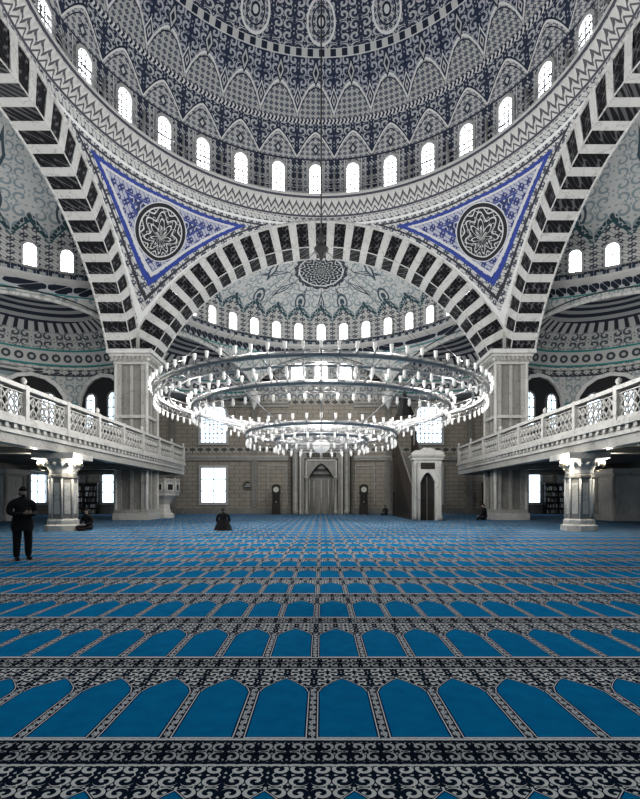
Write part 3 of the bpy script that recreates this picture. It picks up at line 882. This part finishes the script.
# ------------------------------------------------------------ chandelier
def chandelier():
    root=empty('ring_chandelier',(0,CY,0))
    rings=[(7.3,6.0,84),(6.7,5.8,0),(5.75,5.5,64),(3.4,4.5,40),(2.1,4.25,24)]
    mb=MB(); lm=MB()
    for R,h,n in rings:
        th=.055 if n else .035; hh=.085 if n else .04
        mb.lathe([(R-th,h-hh),(R+th,h-hh),(R+th*1.4,h),(R+th,h+hh),(R-th,h+hh),(R-th*1.4,h),(R-th,h-hh)],0,0,METAL,n=96)
        if n:
            mb.path([((R+.02)*cos(2*pi*i/96),(R+.02)*sin(2*pi*i/96),h-.36) for i in range(96)],.02,METAL,4,True)
            for i in range(n):
                a=2*pi*i/n; c,s=cos(a),sin(a); r2=R+.2
                mb.tube((R*c,R*s,h-.03),(r2*c,r2*s,h+.02),.022,METAL,4)
                mb.tube((r2*c,r2*s,h+.0),(r2*c,r2*s,h+.12),.025,METAL,5)
                mb.tube((R*c,R*s,h-.1),(R*c,R*s,h-.36),.015,METAL,4)
                lm.lathe([(.02,.10),(.05,.14),(.065,.20),(.055,.27),(.075,.33)],r2*c,r2*s,GLASS,n=6,z0=h)
                lm.ball((r2*c,r2*s,h+.22),.035,BULB,5,4)
                lm.lathe([(.02,-.36),(.06,-.42),(.045,-.5),(.07,-.56),(.005,-.66)],R*c,R*s,GLASS,n=6,z0=h)
                a2=2*pi*(i+.5)/n; a3=2*pi*(i+1)/n
                mb.tube((R*c,R*s,h-.36),(R*cos(a2),R*sin(a2),h-.12),.013,METAL,4)
                mb.tube((R*cos(a3),R*sin(a3),h-.36),(R*cos(a2),R*sin(a2),h-.12),.013,METAL,4)
    for i in range(24):
        a=2*pi*i/24; c,s=cos(a),sin(a)
        mb.tube((7.2*c,7.2*s,5.95),(5.75*c,5.75*s,5.5),.025,METAL,4)
        if i%2==0:
            mb.tube((5.7*c,5.7*s,5.45),(3.4*c,3.4*s,4.55),.022,METAL,4)
            mb.tube((3.4*c,3.4*s,4.45),(2.1*c,2.1*s,4.25),.022,METAL,4)
            mb.tube((2.1*c,2.1*s,4.25),(.2*c,.2*s,4.3),.02,METAL,4)
    # central globe with collar and pendant
    mb.lathe([(.02,4.75),(.1,4.7),(.06,4.5),(.28,4.38),(.34,4.3),(.3,4.24),(.01,4.24)],0,0,METAL,n=16)
    mb.path([(.405*cos(2*pi*i/24),.405*sin(2*pi*i/24),3.95) for i in range(24)],.022,METAL,4,True)
    lm.ball((0,0,3.95),.4,GLASS,18,12,sz=.85)
    mb.lathe([(.01,3.62),(.07,3.58),(.04,3.5),(.07,3.42),(.01,3.32)],0,0,METAL,n=8)
    mb.build('rings',parent=root); lm.build('lamps',parent=root)
    mb=MB()
    for i in range(12):
        a=2*pi*i/12; c,s=cos(a),sin(a); mb.tube((7.3*c,7.3*s,6.1),(.3*c,.3*s,12.9),.008,DMETAL,4)
    mb.lathe([(.02,12.5),(.08,12.6),(.14,12.8),(.34,12.95),(.36,13.05),(.2,13.2),(.1,13.35),(.2,13.5),(.08,13.75),(.03,14.0)],0,0,DMETAL,n=14)
    mb.tube((0,0,13.9),(0,0,40.8),.035,DMETAL,6)
    mb.build('suspension',parent=root)
chandelier()

# ------------------------------------------------------------ people
def skinobj(name,pts,edges,mat,root=0,parent=None,sub=2):
    me=bpy.data.meshes.new(name); me.from_pydata([p[:3] for p in pts],edges,[]); me.materials.append(mat)
    o=place(me,name,parent=parent)
    sk=o.modifiers.new('skin','SKIN'); sk.use_smooth_shade=True
    d=me.skin_vertices[0].data
    for i,p in enumerate(pts):
        d[i].radius=(p[3],p[4] if len(p)>4 else p[3]); d[i].use_root=(i==root)
    s=o.modifiers.new('sub','SUBSURF'); s.levels=sub; s.render_levels=sub
    return o
def hand(parent,wrist,dirv,palm_n,side,name):
    d=Vector(dirv).normalized(); n=Vector(palm_n); n=(n-d*n.dot(d)).normalized(); l=d.cross(n)*side
    W=Vector(wrist); P=[];E=[]
    def ad(v,r): P.append((v.x,v.y,v.z,r,r)); return len(P)-1
    w=ad(W,.024); c=ad(W+d*.045,.03); E.append((w,c))
    for k,(off,ln) in enumerate(((-.027,.062),(-.009,.072),(.009,.067),(.026,.052))):
        a=ad(W+d*.085+l*off,.010); E.append((c,a))
        b=ad(W+d*(.085+ln*.5)+l*off*1.1+n*.012,.0085); E.append((a,b))
        q=ad(W+d*(.085+ln*.8)+l*off*1.1+n*.036,.0075); E.append((b,q))
    a=ad(W+d*.035-l*.034+n*.008,.011); E.append((c,a)); b=ad(W+d*.062-l*.05+n*.022,.0095); E.append((a,b)); q=ad(W+d*.09-l*.048+n*.034,.008); E.append((b,q))
    return skinobj(name,P,E,SKIN,1,parent,1)
def head(parent,c,fwd=0.0,pitch=0.0,hat=None,beard=False):
    mb=MB(); n,m=24,16
    vs=[];fs=[]
    for j in range(m+1):
        t=pi*j/m; z=-cos(t)
        for i in range(n):
            a=2*pi*i/n; x=sin(t)*cos(a); y=sin(t)*sin(a)
            X_=x*.076;Y_=y*.094;Z_=z*.118
            if z<-.1:
                k=1-.42*(-.1-z)/.9; X_*=k; Y_=Y_*(1-.15*(-.1-z)/.9)+.012*(-.1-z)
            if y>.6 and abs(x)<.25 and -.35<z<.12: Y_+=.022*(1-abs(x)/.25)*(1-(z+.35)/.47*.75)
            if y>.5 and .0<z<.2 and .2<abs(x)<.55: Y_-=.006
            vs.append((X_,Y_,Z_))
    for j in range(m):
        for i in range(n): fs.append((j*n+i,j*n+(i+1)%n,(j+1)*n+(i+1)%n,(j+1)*n+i))
    mb.add(vs,fs,SKIN,True)
    for s in (-1,1):
        mb.ball((s*.078,-.005,-.005),.026,SKIN,8,6,sx=.4,sy=.7,sz=1.1)
        mb.ball((s*.03,.083,.012),.011,PAPER,8,6); mb.ball((s*.03,.0905,.012),.0055,EYE,6,4)
        mb.ball((s*.03,.086,.034),.015,HAIR,8,4,sy=.35,sz=.25)
    mb.ball((0,.0885,-.058),.02,LIP,8,4,sy=.3,sz=.28)
    hv=[];hf=[]
    for j in range(9):
        t=pi*.5*j/8
        for i in range(n):
            a=2*pi*i/n; back=max(0,-sin(a)); zz=cos(t)
            low=-.35*back if j==8 else 0
            z=(zz*1.0+ (low if j==8 else (low*j/8)))
            r=sin(t)
            hv.append((r*cos(a)*.082,r*sin(a)*.101-.004,(z*.122+.028*(1 if sin(a)>0 else .3)*(1 if j>5 else .6))+(-.10*back*(j/8)**3)))
    for j in range(8):
        for i in range(n): hf.append((j*n+i,j*n+(i+1)%n,(j+1)*n+(i+1)%n,(j+1)*n+i))
    mb.add(hv,hf,hat or HAIR,True)
    if beard: mb.ball((0,.055,-.085),.055,HAIR,10,6,sx=1.0,sy=.7,sz=.75)
    if hat: mb.lathe([(.084,.02),(.088,.035),(.086,.055)],0,-.002,hat,n=20)
    o=mb.build('head',parent=parent); o.location=c; o.rotation_euler=(pitch,0,fwd); return o
def standing():
    root=empty('standing_man',(-7.22,11.6,0),rad(-128))
    P=[(0,0,.96,.175,.135),(0,.0,1.12,.175,.135),(0,0,1.30,.205,.14),(0,-.01,1.42,.18,.11),(0,0,1.50,.065,.065),(0,.01,1.56,.052,.052)]
    E=[(0,1),(1,2),(2,3),(3,4),(4,5)]
    for s in (-1,1):
        k=len(P)
        P+=[(s*.11,0,.86,.115,.12),(s*.125,.02,.50,.09,.095),(s*.13,.0,.14,.07,.075),(s*.13,.0,.07,.06,.06)]
        E+=[(0,k),(k,k+1),(k+1,k+2),(k+2,k+3)]
        k=len(P)
        P+=[(s*.22,-.01,1.40,.085,.09),(s*.30,.0,1.15,.075,.078),(s*.15,.20,1.10,.056,.06),(s*.08,.28,1.13,.04,.042)]
        E+=[(3,k),(k,k+1),(k+1,k+2),(k+2,k+3)]
    skinobj('body_clothed',P,E,BLACKC,0,root)
    for s in (-1,1):
        hand(root,(s*.08,.28,1.13),(-s*.25,.9,.35),(-s*.8,-.1,.5),s,'hand')
        mb=MB(); mb.ball((s*.135,.055,.048),.05,SHOE,12,8,sx=.95,sy=2.6,sz=.95); mb.build('shoe',parent=root)
    skinobj('neck',[(0,.0,1.46,.055),(0,.015,1.58,.052)],[(0,1)],SKIN,0,root)
    mb=MB(); mb.lathe([(.20,.70),(.215,.8),(.2,.95),(.17,1.1)],0,.0,BLACKC,n=20)
    mb.v=[(x*1.15,y*.85,z) for x,y,z in mb.v]
    mb.build('coat_hem',parent=root)
    mb=MB(); mb.box(-.075,.075,.355,.37,1.16,1.28,CALLI); mb.box(-.07,.07,.348,.355,1.17,1.27,PAPER); mb.build('small_book',parent=root)
    head(root,(0,.03,1.655),0,-.22,hat=BLACKC,beard=True)
standing()
def sitting(name,loc,rot,sc=1.0,cloth=BLACKC,hat=None,lean=.08):
    root=empty(name,loc,rot); root.scale=(sc,sc,sc)
    P=[(0,0,.14,.19,.15),(0,.02,.32,.17,.13),(0,lean*.7,.50,.19,.125),(0,lean,.62,.165,.10),(0,lean+.02,.71,.06,.06),(0,lean+.04,.76,.05,.05)]
    E=[(0,1),(1,2),(2,3),(3,4),(4,5)]
    for s in (-1,1):
        k=len(P)
        P+=[(s*.16,.06,.13,.11,.11),(s*.37,.28,.16,.085,.085),(s*.12,.42,.09,.06,.06),(-s*.06,.44,.07,.045,.045)]
        E+=[(0,k),(k,k+1),(k+1,k+2),(k+2,k+3)]
        k=len(P)
        P+=[(s*.21,lean-.01,.60,.075,.075),(s*.29,lean+.02,.37,.06,.06),(s*.20,.26,.29,.045,.045),(s*.15,.33,.29,.034,.034)]
        E+=[(3,k),(k,k+1),(k+1,k+2),(k+2,k+3)]
    skinobj('body_clothed',P,E,cloth,0,root)
    for s in (-1,1):
        hand(root,(s*.15,.33,.29),(-s*.5,.8,-.1),(0,0,-1),s,'hand')
        mb=MB(); mb.ball((-s*.12,.44,.05),.045,SHOE,10,6,sx=2.0,sy=.9,sz=.9); mb.build('foot',parent=root)
    skinobj('neck',[(0,lean+.01,.67,.055),(0,lean+.05,.79,.052)],[(0,1)],SKIN,0,root)
    head(root,(0,lean+.075,.86),0,-.35,hat=hat)
    return root
def kneeling(name,loc,rot,sc=1.0,cloth=BLACKC):
    root=empty(name,loc,rot); root.scale=(sc,sc,sc)
    P=[(0,-.05,.24,.21,.18),(0,-.02,.42,.19,.15),(0,.02,.60,.20,.13),(0,.05,.72,.17,.10),(0,.07,.80,.06,.06),(0,.09,.85,.05,.05)]
    E=[(0,1),(1,2),(2,3),(3,4),(4,5)]
    for s in (-1,1):
        k=len(P)
        P+=[(s*.14,.05,.20,.12,.12),(s*.20,.38,.12,.09,.09),(s*.17,.08,.07,.065,.06),(s*.13,-.22,.06,.05,.045)]
        E+=[(0,k),(k,k+1),(k+1,k+2),(k+2,k+3)]
        k=len(P)
        P+=[(s*.22,.04,.69,.08,.08),(s*.29,.06,.45,.062,.062),(s*.19,.26,.30,.046,.046),(s*.16,.33,.27,.035,.035)]
        E+=[(3,k),(k,k+1),(k+1,k+2),(k+2,k+3)]
    skinobj('body_clothed',P,E,cloth,0,root)
    mb=MB(); mb.lathe([(.42,.02),(.39,.12),(.31,.30),(.22,.50)],0,0,cloth,n=20); mb.v=[(x,y*1.0-.02,z) for x,y,z in mb.v]; mb.build('robe_hem',parent=root)
    for s in (-1,1):
        hand(root,(s*.16,.33,.27),(-s*.2,.9,-.3),(0,0,-1),s,'hand')
        mb=MB(); mb.ball((s*.12,-.3,.045),.045,SHOE,10,6,sx=.9,sy=2.0,sz=.9); mb.build('foot',parent=root)
    skinobj('neck',[(0,.06,.76,.055),(0,.10,.88,.052)],[(0,1)],SKIN,0,root)
    head(root,(0,.125,.95),0,-.35)
    return root
sitting('seated_man',(-11.0,22.7,0),rad(165),1.1,BLACKC,BLACKC)
kneeling('kneeling_worshipper',(-4.7,23.0,0),rad(8),1.04,BLACKC)
sitting('seated_man',(11.65,34.0,0),rad(60),1.25,BLACKC,None)
sitting('seated_man',(6.0,44.5,0),rad(30),1.0,GREYC,None)
sitting('seated_man',(15.9,36.8,0),rad(40),1.05,BLACKC,None)

# ------------------------------------------------------------ lights
def pt(name,loc,w,r=.1,col=(1,.96,.9)):
    l=bpy.data.lights.new(name,'POINT'); l.energy=w; l.shadow_soft_size=r; l.color=col
    o=bpy.data.objects.new(name,l); scene.collection.objects.link(o); o.location=loc; return o
for i in range(6):
    a=2*pi*(i+.5)/6; pt('chandelier_light',(6.5*cos(a),CY+6.5*sin(a),7.0),840,.1,(1,.98,.95))
for i in range(4):
    a=2*pi*(i+.5)/4; pt('dome_fill_light',(7*cos(a),CY+7*sin(a),14.0),1050,.05,(1,.99,.97))  # added fill lights hanging in open air, no fixture
for k in range(4):
    a=k*pi/2; pt('semidome_fill_light',(19.5*sin(a),CY+19.5*cos(a),14.5),540,.05,(1,.99,.96))  # added fill to brighten each semidome, no lamp modelled here
pt('apse_light',(0,43,8.5),340,.05,(1,.97,.92))
for sx in (-1,1):
    pt('column_lamp_light',(sx*CX-1.0,22.2,3.3),130,.1,(1,.93,.8)); pt('column_lamp_light',(sx*CX+1.0,22.2,3.3),130,.1,(1,.93,.8))
    for y in (18,35): pt('gallery_downlight',(sx*18.5,y,3.3),34,.06,(1,.95,.88))
    pt('gallery_upper_light',(sx*18,31,8.5),230,.06,(1,1,1))
w=bpy.data.worlds.new('World'); scene.world=w; w.use_nodes=True
w.node_tree.nodes['Background'].inputs[0].default_value=(.6,.7,.8,1); w.node_tree.nodes['Background'].inputs[1].default_value=.5

# ------------------------------------------------------------ camera
cd=bpy.data.cameras.new('Camera'); cam=bpy.data.objects.new('Camera',cd); scene.collection.objects.link(cam)
cam.location=(0,0,1.45); cam.rotation_euler=(pi/2,0,0)
cd.sensor_fit='AUTO'; cd.sensor_width=36; cd.lens=480/799*36; cd.shift_y=.1258; cd.shift_x=-.0015
cd.clip_end=300; scene.camera=cam
